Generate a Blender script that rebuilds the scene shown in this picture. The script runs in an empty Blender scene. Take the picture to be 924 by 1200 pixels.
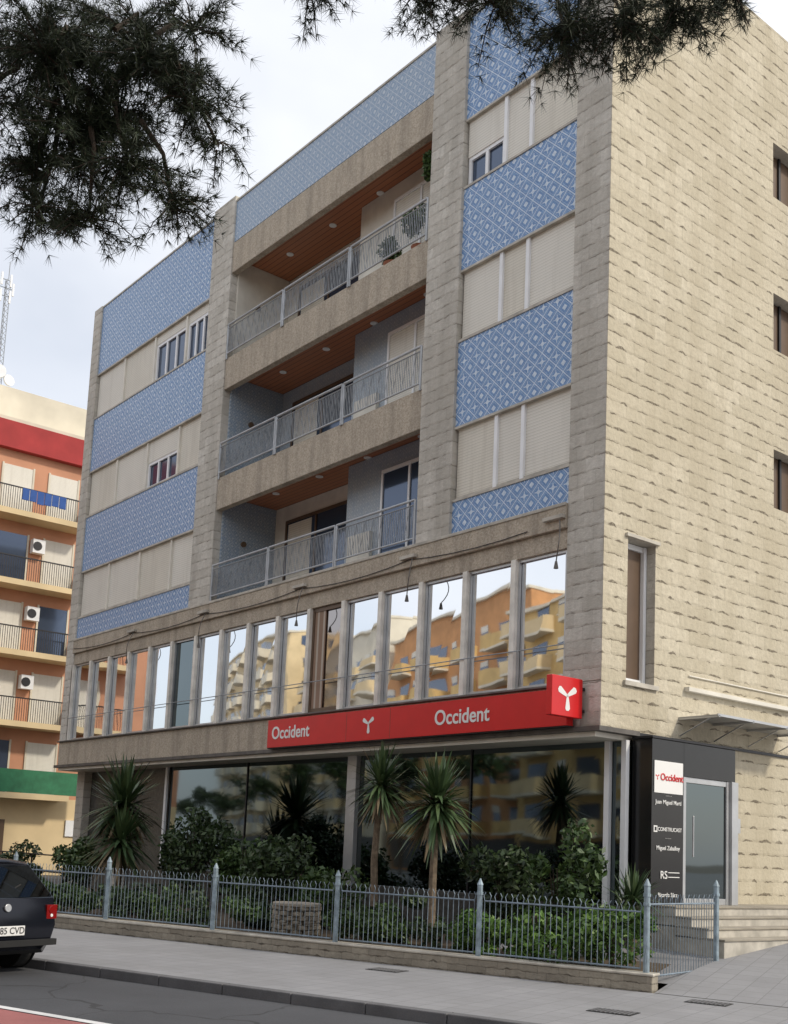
import bpy, math, random
from mathutils import Vector, Matrix
random.seed(7)
sc=bpy.context.scene
COL=sc.collection
# ---------------------------------------------------------------- materials
def newmat(name):
    m=bpy.data.materials.new(name); m.use_nodes=True
    nt=m.node_tree; b=nt.nodes['Principled BSDF']
    return m,nt,b
def N(nt,t,**k):
    n=nt.nodes.new(t)
    for a,v in k.items(): setattr(n,a,v)
    return n
def L(nt,a,b): nt.links.new(a,b)
def math_n(nt,op,a,b=None):
    n=N(nt,'ShaderNodeMath',operation=op)
    for i,x in enumerate((a,b)):
        if x is None: continue
        if isinstance(x,(int,float)): n.inputs[i].default_value=x
        else: L(nt,x,n.inputs[i])
    return n.outputs[0]
def ramp(nt,fac,stops):
    r=N(nt,'ShaderNodeValToRGB'); L(nt,fac,r.inputs[0])
    e=r.color_ramp.elements
    while len(e)<len(stops): e.new(.5)
    for i,(p,c) in enumerate(stops):
        e[i].position=p; e[i].color=(c[0],c[1],c[2],1)
    return r.outputs[0]
def bw(nt,fac,a,b,hi=1.0): return ramp(nt,fac,[(a,(0,0,0)),(b,(hi,hi,hi))])
def mixc(nt,fac,a,b,mode='MIX'):
    n=N(nt,'ShaderNodeMix',data_type='RGBA',blend_type=mode)
    if isinstance(fac,(int,float)): n.inputs[0].default_value=fac
    else: L(nt,fac,n.inputs[0])
    for i,x in ((6,a),(7,b)):
        if isinstance(x,tuple): n.inputs[i].default_value=(*x[:3],1)
        else: L(nt,x,n.inputs[i])
    return n.outputs[2]
def coords(nt,plane='xz',rot=0):
    tc=N(nt,'ShaderNodeTexCoord'); sp=N(nt,'ShaderNodeSeparateXYZ'); L(nt,tc.outputs['Object'],sp.inputs[0])
    cb=N(nt,'ShaderNodeCombineXYZ')
    i={'x':0,'y':1,'z':2}
    L(nt,sp.outputs[i[plane[0]]],cb.inputs[0]); L(nt,sp.outputs[i[plane[1]]],cb.inputs[1])
    return tc.outputs['Object'],cb.outputs[0],sp
def noise(nt,vec,scale,detail=4,rough=.55,dist=0):
    n=N(nt,'ShaderNodeTexNoise'); n.inputs['Scale'].default_value=scale; n.inputs['Detail'].default_value=detail
    n.inputs['Roughness'].default_value=rough; n.inputs['Distortion'].default_value=dist
    if vec is not None: L(nt,vec,n.inputs['Vector'])
    return n.outputs['Fac']
def bump(nt,b,h,s=.3,d=.01):
    n=N(nt,'ShaderNodeBump'); n.inputs['Strength'].default_value=s; n.inputs['Distance'].default_value=d
    L(nt,h,n.inputs['Height']); L(nt,n.outputs[0],b.inputs['Normal'])
def simple(name,c,rough=.6,metal=0,var=.15,nscale=3,bmp=0):
    m,nt,b=newmat(name); tc=N(nt,'ShaderNodeTexCoord')
    f=noise(nt,tc.outputs['Object'],nscale,3)
    lo=tuple(x*(1-var) for x in c); hi=tuple(min(1,x*(1+var)) for x in c)
    L(nt,ramp(nt,f,[(.3,lo),(.7,hi)]),b.inputs['Base Color'])
    b.inputs['Roughness'].default_value=rough; b.inputs['Metallic'].default_value=metal
    if bmp: bump(nt,b,noise(nt,tc.outputs['Object'],nscale*12,2),bmp,.01)
    return m
def cladding(name,plane,c1,c2,cj,tw,th,stain,stamt,jw=.15,dash=.9,line=.10,vjs=.12):
    # split-face stone tiles: staggered courses, short uneven dark shadow under each tile
    m,nt,b=newmat(name); o,uv,sp=coords(nt,plane); ix={'x':0,'y':1,'z':2}
    nz=noise(nt,o,6.5,3,.6)
    wob=math_n(nt,'MULTIPLY',math_n(nt,'SUBTRACT',nz,.5),.07)
    zz=math_n(nt,'DIVIDE',math_n(nt,'ADD',sp.outputs[ix[plane[1]]],wob),th)
    row=math_n(nt,'FLOOR',zz); fz_=math_n(nt,'FRACT',zz)
    stag=math_n(nt,'MULTIPLY',math_n(nt,'MODULO',row,2.0),.5)
    wn0=N(nt,'ShaderNodeTexWhiteNoise',noise_dimensions='1D'); L(nt,row,wn0.inputs['W'])
    xx=math_n(nt,'ADD',math_n(nt,'ADD',math_n(nt,'DIVIDE',math_n(nt,'ADD',sp.outputs[ix[plane[0]]],math_n(nt,'MULTIPLY',wob,.5)),tw),stag),math_n(nt,'MULTIPLY',wn0.outputs['Value'],.2))
    colm=math_n(nt,'FLOOR',xx); fx_=math_n(nt,'FRACT',xx)
    cb=N(nt,'ShaderNodeCombineXYZ'); L(nt,colm,cb.inputs[0]); L(nt,row,cb.inputs[1])
    wn=N(nt,'ShaderNodeTexWhiteNoise',noise_dimensions='2D'); L(nt,cb.outputs[0],wn.inputs['Vector'])
    rnd=wn.outputs['Value']
    rs=N(nt,'ShaderNodeSeparateColor'); L(nt,wn.outputs['Color'],rs.inputs[0])
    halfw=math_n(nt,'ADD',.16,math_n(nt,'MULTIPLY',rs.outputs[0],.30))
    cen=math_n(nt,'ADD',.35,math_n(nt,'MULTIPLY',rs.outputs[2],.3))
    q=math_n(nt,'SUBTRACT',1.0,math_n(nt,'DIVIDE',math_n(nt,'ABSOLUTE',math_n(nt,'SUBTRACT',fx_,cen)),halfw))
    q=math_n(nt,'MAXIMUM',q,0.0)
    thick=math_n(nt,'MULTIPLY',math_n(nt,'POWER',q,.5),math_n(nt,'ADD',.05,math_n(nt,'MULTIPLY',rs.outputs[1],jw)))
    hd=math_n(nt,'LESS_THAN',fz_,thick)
    n2=noise(nt,o,11,4,.7)
    hl=math_n(nt,'MULTIPLY',math_n(nt,'LESS_THAN',fz_,.045),line)
    vj=math_n(nt,'MULTIPLY',math_n(nt,'LESS_THAN',fx_,.03),math_n(nt,'ADD',vjs,math_n(nt,'MULTIPLY',rs.outputs[2],.25)))
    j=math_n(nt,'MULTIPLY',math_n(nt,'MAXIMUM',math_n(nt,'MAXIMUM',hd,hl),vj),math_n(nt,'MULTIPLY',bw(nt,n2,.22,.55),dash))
    f1=noise(nt,o,.38,4,.6)
    c=mixc(nt,rnd,c1,c2); c=mixc(nt,bw(nt,n2,.38,.8,.6),c,tuple(x*.66 for x in c2))
    mp=N(nt,'ShaderNodeMapping'); mp.inputs['Scale'].default_value=(1.4,1.4,.16); L(nt,o,mp.inputs['Vector'])
    st=noise(nt,mp.outputs[0],1.0,5,.65)
    c=mixc(nt,math_n(nt,'MULTIPLY',bw(nt,st,.47,.75),stamt),c,stain)
    c=mixc(nt,math_n(nt,'MULTIPLY',bw(nt,f1,.45,.64),stamt*.9),c,tuple((x*1.1+y)/2 for x,y in zip(stain,c2)))
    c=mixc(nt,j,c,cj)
    L(nt,c,b.inputs['Base Color']); b.inputs['Roughness'].default_value=.85
    edge=math_n(nt,'MINIMUM',math_n(nt,'MULTIPLY',fz_,5.0),1.0)
    h=math_n(nt,'ADD',math_n(nt,'ADD',math_n(nt,'MULTIPLY',edge,.5),math_n(nt,'MULTIPLY',n2,1.1)),math_n(nt,'MULTIPLY',rnd,.5))
    bump(nt,b,h,.55,.03)
    return m
def pebble(name,c1,c2):
    m,nt,b=newmat(name); tc=N(nt,'ShaderNodeTexCoord'); o=tc.outputs['Object']
    v=N(nt,'ShaderNodeTexVoronoi'); v.inputs['Scale'].default_value=38; L(nt,o,v.inputs['Vector'])
    hs=N(nt,'ShaderNodeSeparateColor'); L(nt,v.outputs['Color'],hs.inputs[0])
    c=mixc(nt,hs.outputs[0],c1,c2)
    mp=N(nt,'ShaderNodeMapping'); mp.inputs['Scale'].default_value=(2.2,2.2,.25); L(nt,o,mp.inputs['Vector'])
    c=mixc(nt,bw(nt,noise(nt,mp.outputs[0],1.2,5,.7),.45,.70,.55),c,(.17,.145,.115))
    L(nt,c,b.inputs['Base Color']); b.inputs['Roughness'].default_value=.9
    bump(nt,b,v.outputs['Distance'],.35,.010); return m
def azulejo(name,plane='xz',P=.33,dark=(.05,.155,.40),mid=(.13,.29,.56),white=(.70,.77,.84),fade=.08):
    m,nt,b=newmat(name); o,uv,sp=coords(nt,plane)
    ix={'x':0,'y':1,'z':2}
    a=math_n(nt,'DIVIDE',sp.outputs[ix[plane[0]]],P); c=math_n(nt,'DIVIDE',sp.outputs[ix[plane[1]]],P)
    def ab(x): return math_n(nt,'ABSOLUTE',math_n(nt,'SUBTRACT',math_n(nt,'FRACT',x),.5))
    A=ab(a); B=ab(c); d=math_n(nt,'ADD',A,B)
    ring=math_n(nt,'ABSOLUTE',math_n(nt,'SUBTRACT',d,.5))
    r1=math_n(nt,'LESS_THAN',ring,.04)
    r1b=math_n(nt,'COMPARE',ring,.14); nt.nodes[-1].inputs[2].default_value=.018
    cen=math_n(nt,'LESS_THAN',d,.16)
    hole=math_n(nt,'GREATER_THAN',d,.05); cen=math_n(nt,'MULTIPLY',cen,hole)
    cr=math_n(nt,'MULTIPLY',math_n(nt,'LESS_THAN',math_n(nt,'MINIMUM',A,B),.03),math_n(nt,'LESS_THAN',d,.28))
    cor=math_n(nt,'GREATER_THAN',d,.82)
    s=math_n(nt,'MAXIMUM',math_n(nt,'MAXIMUM',r1,cen),math_n(nt,'MAXIMUM',cr,cor))
    s=math_n(nt,'MAXIMUM',s,math_n(nt,'MULTIPLY',r1b,.5))
    n2=noise(nt,o,26,3,.7); n1=noise(nt,o,.8,4)
    base=mixc(nt,bw(nt,n2,.38,.62),dark,mid)
    s=math_n(nt,'MINIMUM',math_n(nt,'MULTIPLY',s,math_n(nt,'ADD',math_n(nt,'MULTIPLY',n2,1.1),.32)),1.0)
    col=mixc(nt,s,base,white)
    ca=N(nt,'ShaderNodeCombineXYZ'); L(nt,math_n(nt,'FLOOR',math_n(nt,'MULTIPLY',a,2.0)),ca.inputs[0]); L(nt,math_n(nt,'FLOOR',math_n(nt,'MULTIPLY',c,2.0)),ca.inputs[1])
    wn=N(nt,'ShaderNodeTexWhiteNoise',noise_dimensions='2D'); L(nt,ca.outputs[0],wn.inputs['Vector'])
    col=mixc(nt,math_n(nt,'MULTIPLY',wn.outputs['Value'],.25),col,(.10,.22,.42))
    col=mixc(nt,math_n(nt,'ADD',math_n(nt,'MULTIPLY',n1,.12),fade),col,(.40,.48,.56))
    L(nt,col,b.inputs['Base Color']); b.inputs['Roughness'].default_value=.38; b.inputs['Specular IOR Level'].default_value=.35
    bump(nt,b,math_n(nt,'ADD',noise(nt,o,3,2),math_n(nt,'MULTIPLY',wn.outputs['Value'],.3)),.06,.02)
    return m
def mirror_glass(name,c,rough=.02,warp=.06,metal=1.0):
    m,nt,b=newmat(name); tc=N(nt,'ShaderNodeTexCoord')
    b.inputs['Base Color'].default_value=(*c,1); b.inputs['Metallic'].default_value=metal; b.inputs['Roughness'].default_value=rough
    n=noise(nt,tc.outputs['Object'],.9,1); bump(nt,b,n,warp,.05); return m
def leafmat(name,a,bb,c,rough=.5):
    m,nt,b=newmat(name); g=N(nt,'ShaderNodeNewGeometry')
    L(nt,ramp(nt,g.outputs['Random Per Island'],[(0,a),(.5,bb),(1,c)]),b.inputs['Base Color'])
    b.inputs['Roughness'].default_value=rough; return m
def stripes(name,plane_axis,scale,c1,c2,rough=.6,bs=.3,w=.18,streak=0):
    m,nt,b=newmat(name); tc=N(nt,'ShaderNodeTexCoord'); sp=N(nt,'ShaderNodeSeparateXYZ'); L(nt,tc.outputs['Object'],sp.inputs[0])
    f=math_n(nt,'FRACT',math_n(nt,'MULTIPLY',sp.outputs[plane_axis],scale))
    t=math_n(nt,'LESS_THAN',f,w)
    n=noise(nt,tc.outputs['Object'],1.1,4)
    cc=mixc(nt,n,c1,tuple(x*.8 for x in c1))
    if streak:
        mp=N(nt,'ShaderNodeMapping'); mp.inputs['Scale'].default_value=(5,5,.35); L(nt,tc.outputs['Object'],mp.inputs['Vector'])
        cc=mixc(nt,bw(nt,noise(nt,mp.outputs[0],1,4,.7),.5,.8,streak),cc,(.34,.30,.23))
    L(nt,mixc(nt,t,cc,c2),b.inputs['Base Color']); b.inputs['Roughness'].default_value=rough
    bump(nt,b,math_n(nt,'ABSOLUTE',math_n(nt,'SUBTRACT',f,.5)),bs,.01); return m

M={}
M['side']=cladding('stone_cladding_side','yz',(.64,.58,.45),(.53,.475,.355),(.12,.095,.065),.50,.23,(.38,.325,.225),.55,.19,.85,.10,.03)
M['front']=cladding('stone_cladding_front','xz',(.66,.63,.565),(.51,.48,.42),(.19,.17,.14),.38,.23,(.29,.265,.225),.65,.12,.65,.30,.25)
M['frontside']=cladding('stone_cladding_reveal','yz',(.60,.57,.50),(.47,.44,.38),(.20,.18,.145),.36,.23,(.27,.245,.205),.5,.08,.65,.35,.25)
M['pebble']=pebble('pebbledash',(.52,.455,.365),(.36,.305,.235))
M['blue']=azulejo('blue_tiles')
M['bluepale']=azulejo('parapet_tiles','xz',.3,(.11,.20,.36),(.19,.30,.45),(.60,.64,.68),.3)
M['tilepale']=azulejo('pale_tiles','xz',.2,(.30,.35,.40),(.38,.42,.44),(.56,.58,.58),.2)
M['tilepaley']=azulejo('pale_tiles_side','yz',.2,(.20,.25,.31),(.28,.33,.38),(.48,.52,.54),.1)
M['shutter']=stripes('roller_shutter',2,18,(.80,.77,.69),(.52,.49,.42),.6,.3,.16,.3)
M['shutterd']=stripes('roller_shutter_weathered',2,18,(.76,.72,.62),(.48,.44,.37),.6,.3,.16,.4)
M['white']=simple('white_paint',(.80,.81,.82),.4,0,.05)
M['cream']=simple('cream_paint',(.70,.67,.59),.6,0,.12,2,.1)
M['trim']=simple('weathered_trim',(.46,.43,.37),.7,0,.25,4,.1)
M['wood']=stripes('wood_ceiling',1,7,(.46,.18,.085),(.14,.055,.03),.4,.3,.12)
M['glassm']=mirror_glass('reflective_glass',(.82,.84,.86))
M['glassd']=mirror_glass('dark_tinted_glass',(.15,.18,.19),.03,.05)
M['glassu']=mirror_glass('window_glass',(.08,.11,.17),.08,.03,.55)
M['curtain']=stripes('curtain',0,5,(.30,.20,.14),(.46,.40,.33),.8,.3,.3)
M['curtglass']=mirror_glass('open_pane_glass',(.38,.34,.32),.04,.05)
M['dark']=simple('dark_metal',(.025,.025,.028),.4,.3)
M['black']=simple('black_panel',(.012,.012,.013),.18,0,.1)
M['alu']=simple('aluminium',(.50,.51,.52),.35,.6,.1)
M['railgrey']=simple('grey_rail_paint',(.30,.32,.34),.45,.2,.15)
M['raillight']=simple('light_rail_paint',(.42,.44,.46),.45,.2,.15)
M['fence']=simple('blue_grey_fence_paint',(.19,.24,.29),.5,.1,.25,8)
M['red']=simple('red_sign_acrylic',(.62,.012,.014),.3,0,.05)
M['mulln']=simple('beige_mullion',(.74,.71,.64),.6,0,.2,3,.1)
M['ledge']=simple('lead_flashing',(.12,.11,.10),.6,.2,.3,4)
M['brownwin']=simple('bronze_frame',(.13,.085,.055),.4,.2,.1)
M['plinth']=simple('dark_granite',(.07,.068,.062),.35,0,.4,14)
M['lamp']=simple('lamp_white',(.8,.8,.78),.3,0,.02)
M['terracotta']=simple('terracotta',(.35,.13,.07),.8,0,.2)
# ---------------------------------------------------------------- mesh builder
class MB:
    def __init__(s,T=None): s.v=[];s.f=[];s.m=[];s.mats=[];s.T=T
    def mi(s,k):
        if k not in s.mats: s.mats.append(k)
        return s.mats.index(k)
    def add(s,vs,fs,k):
        o=len(s.v)
        for p in vs:
            p=Vector(p)
            s.v.append(tuple(s.T@p if s.T else p))
        i=s.mi(k)
        for f in fs: s.f.append(tuple(o+j for j in f)); s.m.append(i)
    def box(s,x0,x1,y0,y1,z0,z1,k):
        s.add([(x0,y0,z0),(x1,y0,z0),(x1,y1,z0),(x0,y1,z0),(x0,y0,z1),(x1,y0,z1),(x1,y1,z1),(x0,y1,z1)],
              [(0,3,2,1),(4,5,6,7),(0,1,5,4),(1,2,6,5),(2,3,7,6),(3,0,4,7)],k)
    def quad(s,a,b,c,d,k): s.add([a,b,c,d],[(0,1,2,3)],k)
    def tube(s,pts,r,k,seg=8,r2=None):
        pts=[Vector(p) for p in pts]; n=len(pts); vs=[]; fs=[]
        up=None
        for i,p in enumerate(pts):
            d=(pts[min(i+1,n-1)]-pts[max(i-1,0)]).normalized()
            if up is None: up=Vector((0,0,1)) if abs(d.z)<.9 else Vector((1,0,0))
            a=d.cross(up).normalized(); bb=a.cross(d).normalized(); up=bb
            rr=r if r2 is None else r+(r2-r)*i/(n-1)
            for j in range(seg):
                t=2*math.pi*j/seg; vs.append(p+a*math.cos(t)*rr+bb*math.sin(t)*rr)
        for i in range(n-1):
            for j in range(seg):
                fs.append((i*seg+j,i*seg+(j+1)%seg,(i+1)*seg+(j+1)%seg,(i+1)*seg+j))
        fs.append(tuple(range(seg-1,-1,-1))); fs.append(tuple((n-1)*seg+j for j in range(seg)))
        s.add(vs,fs,k)
    def disc(s,c,ax,r,th,k,seg=20):
        c=Vector(c);ax=Vector(ax).normalized(); s.tube([c-ax*th/2,c+ax*th/2],r,k,seg)
    def make(s,name,parent=None,bev=0,smooth=False):
        me=bpy.data.meshes.new(name); me.from_pydata(s.v,[],s.f)
        for k in s.mats: me.materials.append(M[k] if isinstance(k,str) else k)
        me.polygons.foreach_set('material_index',s.m)
        if smooth: me.polygons.foreach_set('use_smooth',[True]*len(s.f))
        me.update(); o=bpy.data.objects.new(name,me); COL.objects.link(o)
        if parent: o.parent=parent
        if bev:
            b=o.modifiers.new('b','BEVEL'); b.width=bev; b.segments=2; b.limit_method='ANGLE'
        return o
def empty(name):
    e=bpy.data.objects.new(name,None); COL.objects.link(e); e.empty_display_size=.2; return e
def text(body,size,loc,rot,mat,parent,name,ext=.004,align='LEFT',bold=.002):
    cu=bpy.data.curves.new(name,'FONT'); cu.body=body; cu.size=size; cu.extrude=ext; cu.align_x=align; cu.offset=bold*size/.25; cu.resolution_u=6
    cu.materials.append(M[mat]); o=bpy.data.objects.new(name,cu); COL.objects.link(o); o.location=loc; o.rotation_euler=rot; o.parent=parent; return o
SA=math.radians(19.2); O0=Vector((.55,-5.78,0)); 
ST=Matrix.Translation(O0)@Matrix.Rotation(SA,4,'Z')   # x=s along the street, y=n toward the building
def SP(s,n,z=0): return ST@Vector((s,n,z))
# ---------------------------------------------------------------- apartment building
B=empty('apartment_building')
XG,XF,XE,XD,XC,XB,XA=-20.63,-20.10,-13.29,-12.26,-4.58,-3.64,-.77
Z1,ZW,ZH,ZBD,ZT2,ROOF=3.67,4.40,6.65,6.98,7.40,17.86
DEP=12.0
P=3.1
c=MB()
c.box(XG,XF,0,.4,ZT2,17.92,'front'); c.box(XE,XD,-.02,.4,ZT2,18.02,'front'); c.box(XC,XB,-.02,.4,ZT2,18.05,'front')
c.box(XA,-.003,0,.4,ZW+.004,18.0,'front')
c.box(XG,XF,0,.4,ZW,ZT2-.004,'front')
c.box(XA,-.003,.003,.4,Z1,ZW,'front')
c.make('stone_columns',B,.012)
def wall_holes(mb,x,y0,y1,z0,z1,holes,depth,k,kr):
    ys=sorted({y0,y1,*[h[0] for h in holes],*[h[1] for h in holes]}); zs=sorted({z0,z1,*[h[2] for h in holes],*[h[3] for h in holes]})
    for a,b in zip(ys,ys[1:]):
        for p,q in zip(zs,zs[1:]):
            if any(h[0]<=a and b<=h[1] and h[2]<=p and q<=h[3] for h in holes): continue
            mb.quad((x,a,p),(x,b,p),(x,b,q),(x,a,q),k)
    for a,b,p,q in holes:
        X=x-depth
        mb.quad((x,a,p),(x,a,q),(X,a,q),(X,a,p),kr); mb.quad((x,b,p),(X,b,p),(X,b,q),(x,b,q),kr)
        mb.quad((x,a,q),(x,b,q),(X,b,q),(X,a,q),kr); mb.quad((x,a,p),(X,a,p),(X,b,p),(x,b,p),kr)
w=MB()
holes=[(.59,1.30,4.47,6.80)]+[(4.77,5.9,8.25+P*k,9.13+P*k+.25) for k in range(3)]
wall_holes(w,0,.0,DEP,Z1,18.0,holes,.28,'side','frontside')
wall_holes(w,-.002,1.2,DEP,0,Z1,[],.2,'side','frontside')
w.make('side_wall',B)
w=MB()
w.box(-.27,-.20,.60,.66,4.48,6.79,'white'); w.box(-.27,-.17,1.22,1.29,4.48,6.79,'white'); w.box(-.27,-.2,.66,1.22,6.70,6.79,'white'); w.box(-.27,-.2,.66,1.22,4.48,4.56,'white')
w.box(-.275,-.24,.66,1.22,4.56,6.70,'brownwin'); w.box(-.05,.05,.52,1.37,4.39,4.466,'trim')
w.box(-.02,.05,.52,1.37,6.804,6.86,'trim')
for k in range(3):
    z=8.25+P*k; w.box(-.27,-.24,4.78,5.89,z+.01,z+1.12,'brownwin'); w.box(-.239,-.2,4.78,4.85,z+.01,z+1.12,'brownwin'); w.box(-.239,-.2,5.3,5.36,z+.01,z+1.12,'dark')
w.box(.001,.10,2.1,DEP,4.48,4.55,'cream')
w.tube([(.02,2.2,4.75),(.02,DEP,4.78)],.014,'cream',6)
w.make('side_windows_and_ledge',B,.004)
c=MB()
c.box(XG+.004,XD-.3,.32,DEP,Z1+.02,17.7,'cream'); c.box(XD-.29,XC+.29,1.8,DEP,Z1+.02,17.7,'cream'); c.box(XC+.3,-.3,.32,DEP,Z1+.02,17.7,'cream')
c.box(XG,XG+.3,.41,DEP,Z1,17.9,'frontside')
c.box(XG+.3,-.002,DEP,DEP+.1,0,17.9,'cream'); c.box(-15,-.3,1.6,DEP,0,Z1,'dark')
c.box(XG+.1,-.05,.35,DEP-.05,17.705,17.76,'pebble')
c.make('building_core',B)
bl=MB(); sh=MB(); wn=MB()
for (x0,x1) in ((XF,XE),(XB,XA)):
    bl.box(x0,x1,.05,.3,ZT2,8.06,'blue')
    for k in range(2): bl.box(x0,x1,.05,.3,9.46+P*k,11.16+P*k,'blue')
    bl.box(x0,x1,.05,.3,15.66,ROOF,'blue')
    for z in (8.06,9.46,11.16,12.56,14.26,15.66):
        bl.box(x0+.002,x1-.002,.03,.29,z-.025,z+.02,'trim')
    bl.box(x0+.002,x1-.002,.03,.3,ROOF+.002,ROOF+.05,'trim')
bl.box(XD,XC,.03,.3,16.76,ROOF,'bluepale'); bl.box(XD+.002,XC-.002,.01,.31,ROOF+.002,ROOF+.05,'trim')
bl.make('blue_tile_panels',B)
def win(mb,x0,x1,z0,z1,y=.12,n=2):
    mb.box(x0,x1,y+.05,y+.07,z0,z1,'glassu')
    t=.075
    mb.box(x0,x1,y,y+.045,z0,z0+t,'white'); mb.box(x0,x1,y,y+.045,z1-t,z1,'white')
    for i in range(n+1):
        x=x0+(x1-x0-t)*i/n; mb.box(x,x+t,y+.002,y+.044,z0+t,z1-t,'white')
RB=[(XB+.03,-2.62),(-2.54,-1.96),(-1.88,XA-.03)]
LB=[(XF+.03,-18.32),(-18.24,-16.42),(-16.34,-14.62),(-14.54,XE-.03)]
for r,z in enumerate((8.08,11.18,14.28)):
    h=1.36
    for bi,BY in enumerate((RB,LB)):
        for i,(a,b) in enumerate(BY):
            op=0
            if bi==0 and r==2 and i==0: op=.62
            if bi==1 and r==2 and i>=2: op=1.1
            if bi==1 and r==1 and i==2: op=.75
            k='shutter' if (i+r*2+bi)%3 else 'shutterd'
            if op: win(wn,a,b,z,z+op,n=2 if bi==0 else 3); sh.box(a,b,.10+.004*i,.2,z+op,z+h,k)
            else: sh.box(a,b,.11+.004*i,.2,z,z+h,k); sh.box(a,b,.095,.108,z,z+.06,'trim')
            sh.box(b,b+.08 if i<len(BY)-1 else b+.03,.065,.22,z,z+h,'white' if bi==0 else 'cream')
sh.make('roller_shutters',B); wn.make('white_windows',B)
s=MB(); cl=MB()
for k in (1,2,3):
    z=ZT2+P*k
    s.box(XD,XC,.01,.18,z-.786,z+.03,'pebble')
    s.box(XD,XC,.181,1.8,z-.2,z-.002,'cream')
    cl.box(XD+.002,XC-.002,.182,1.8,z-.40,z-.21,'wood')
    for j in range(4):
        cl.disc((XD+1.2+j*1.8,.95,z-.405),(0,0,1),.09,.02,'lamp',14)
s.box(XD,XC,.25,1.8,ZT2-.3,ZT2-.02,'cream')
s.make('balcony_slabs',B,.015); cl.make('wood_ceilings',B)
r=MB()
for k in range(3):
    z0=ZT2+P*k; z1=z0+P-.41
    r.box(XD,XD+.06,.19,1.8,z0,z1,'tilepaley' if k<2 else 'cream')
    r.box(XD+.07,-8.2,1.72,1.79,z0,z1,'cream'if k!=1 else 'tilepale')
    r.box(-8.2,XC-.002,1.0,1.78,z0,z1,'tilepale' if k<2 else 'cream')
    for (a,b,y,mt) in ((-11.6,-9.0,1.66,'brownwin'),(-6.9,-5.05,.94,'white' if k==0 else 'shutter')):
        r.box(a,b,y,y+.05,z0+.01,z0+2.25,'glassu' if mt!='shutter' else 'shutter'); 
        fm='white' if mt!='brownwin' else 'brownwin'
        for x in (a,(a+b)/2-.03,b-.06): r.box(x,x+.06,y-.03,y-.002,z0+.02,z0+2.24,fm)
        r.box(a+.002,b-.002,y-.028,y-.004,z0+2.18,z0+2.26,fm); r.box(a+.002,b-.002,y-.028,y-.004,z0+.02,z0+.12,fm)
        if mt=='brownwin': r.box(a+.1,a+1.1,y-.0015,y-.001,z0+.13,z0+2.15,'shutterd')
    if k<2: r.box(-8.0,-7.2,.9,.99,z0+.05,z0+1.0,'cream')
    r.disc((XD+.07,.8,z0+1.6),(1,0,0),.07,.1,'brownwin',10)
r.make('balcony_recess_walls',B)
ra=MB()
for k in range(3):
    z=ZT2+P*k+.04
    secs=[XD+.03,-9.73,-7.17,XC-.03]
    for a,b in zip(secs,secs[1:]):
        a+=.03;b-=.03; y=-.01
        ra.tube([(a,y,z+.86),(b,y,z+.86)],.026,'raillight',8); ra.tube([(a,y,z+.10),(b,y,z+.10)],.02,'raillight',8)
        ra.tube([(a,y,z-.05),(a,y,z+.86)],.024,'raillight',8); ra.tube([(b,y,z-.05),(b,y,z+.86)],.024,'raillight',8)
        n=int((b-a)/.055)
        for i in range(1,n): 
            x=a+(b-a)*i/n; ra.box(x-.007,x+.007,y-.004,y+.004,z+.11,z+.76,'railgrey')
        ra.tube([(a,y-.005,z+.76),(b,y-.005,z+.76)],.012,'railgrey',6)
        m_=9
        for i in range(m_):
            xa=a+(b-a)*i/m_; xb=a+(b-a)*(i+1)/m_
            ra.tube([(xa,y-.012,z+.12),((xa+xb)/2,y-.012,z+.75),(xb,y-.012,z+.12)],.005,'railgrey',4)
ra.make('balcony_railings',B)
f=MB()
f.box(XF,XA,-.04,.3,ZBD,ZT2,'pebble')
f.box(XF,XA,.03,.3,ZH,ZBD-.002,'pebble')
f.box(XG,XA,-.0,.4,Z1+.02,ZW-.04,'pebble')
f.box(XG-.02,XA+.002,-.06,.38,ZW-.04,ZW,'ledge')
f.box(XF,XA,-.06,-.035,ZT2-.05,ZT2+.01,'trim')
f.make('pebble_bands',B,.01)
f=MB()
f.box(XG-.08,.05,-.08,.9,Z1-.06,Z1+.015,'ledge'); f.box(-.3,.03,.9,DEP,Z1-.05,Z1-.002,'dark')
f.box(XG+.1,-.1,.0,1.6,Z1-.14,Z1-.062,'cream')
f.make('soffit_edge',B)
g=MB(); fr=MB()
W=(XA-XF)/16
for i in range(16):
    a=XF+W*i; b=a+W
    k='glassm'
    if i==10: k='curtglass'
    if i==5: k='glassd'
    tilt=random.uniform(-.005,.005)
    g.quad((a+.02,.13+tilt,ZW+.03),(b-.02,.13-tilt,ZW+.03),(b-.02,.13-tilt+random.uniform(-.006,.006),ZH),(a+.02,.13+tilt,ZH),k)
    fr.box(a-.055,a+.055,.0,.24,ZW,ZH,'mulln')
    fm='alu' if i!=10 else 'brownwin'; t_=.0 if i!=10 else .04
    fr.box(a+.055,b-.055,.08,.12,ZW,ZW+.06+t_,fm); fr.box(a+.055,b-.055,.08,.12,ZH-.05-t_,ZH,fm)
    fr.box(b-.09-t_,b-.055,.078,.122,ZW,ZH,fm); fr.box(a+.055,a+.085+t_,.078,.122,ZW,ZH,fm)
    if i==10: fr.box(a+.13,a+.5,.095,.118,ZW+.1,ZH-.09,'curtain')
fr.tube([(XF,-.02,5.05),(XA,-.02,5.05)],.010,'railgrey',6)
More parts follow.
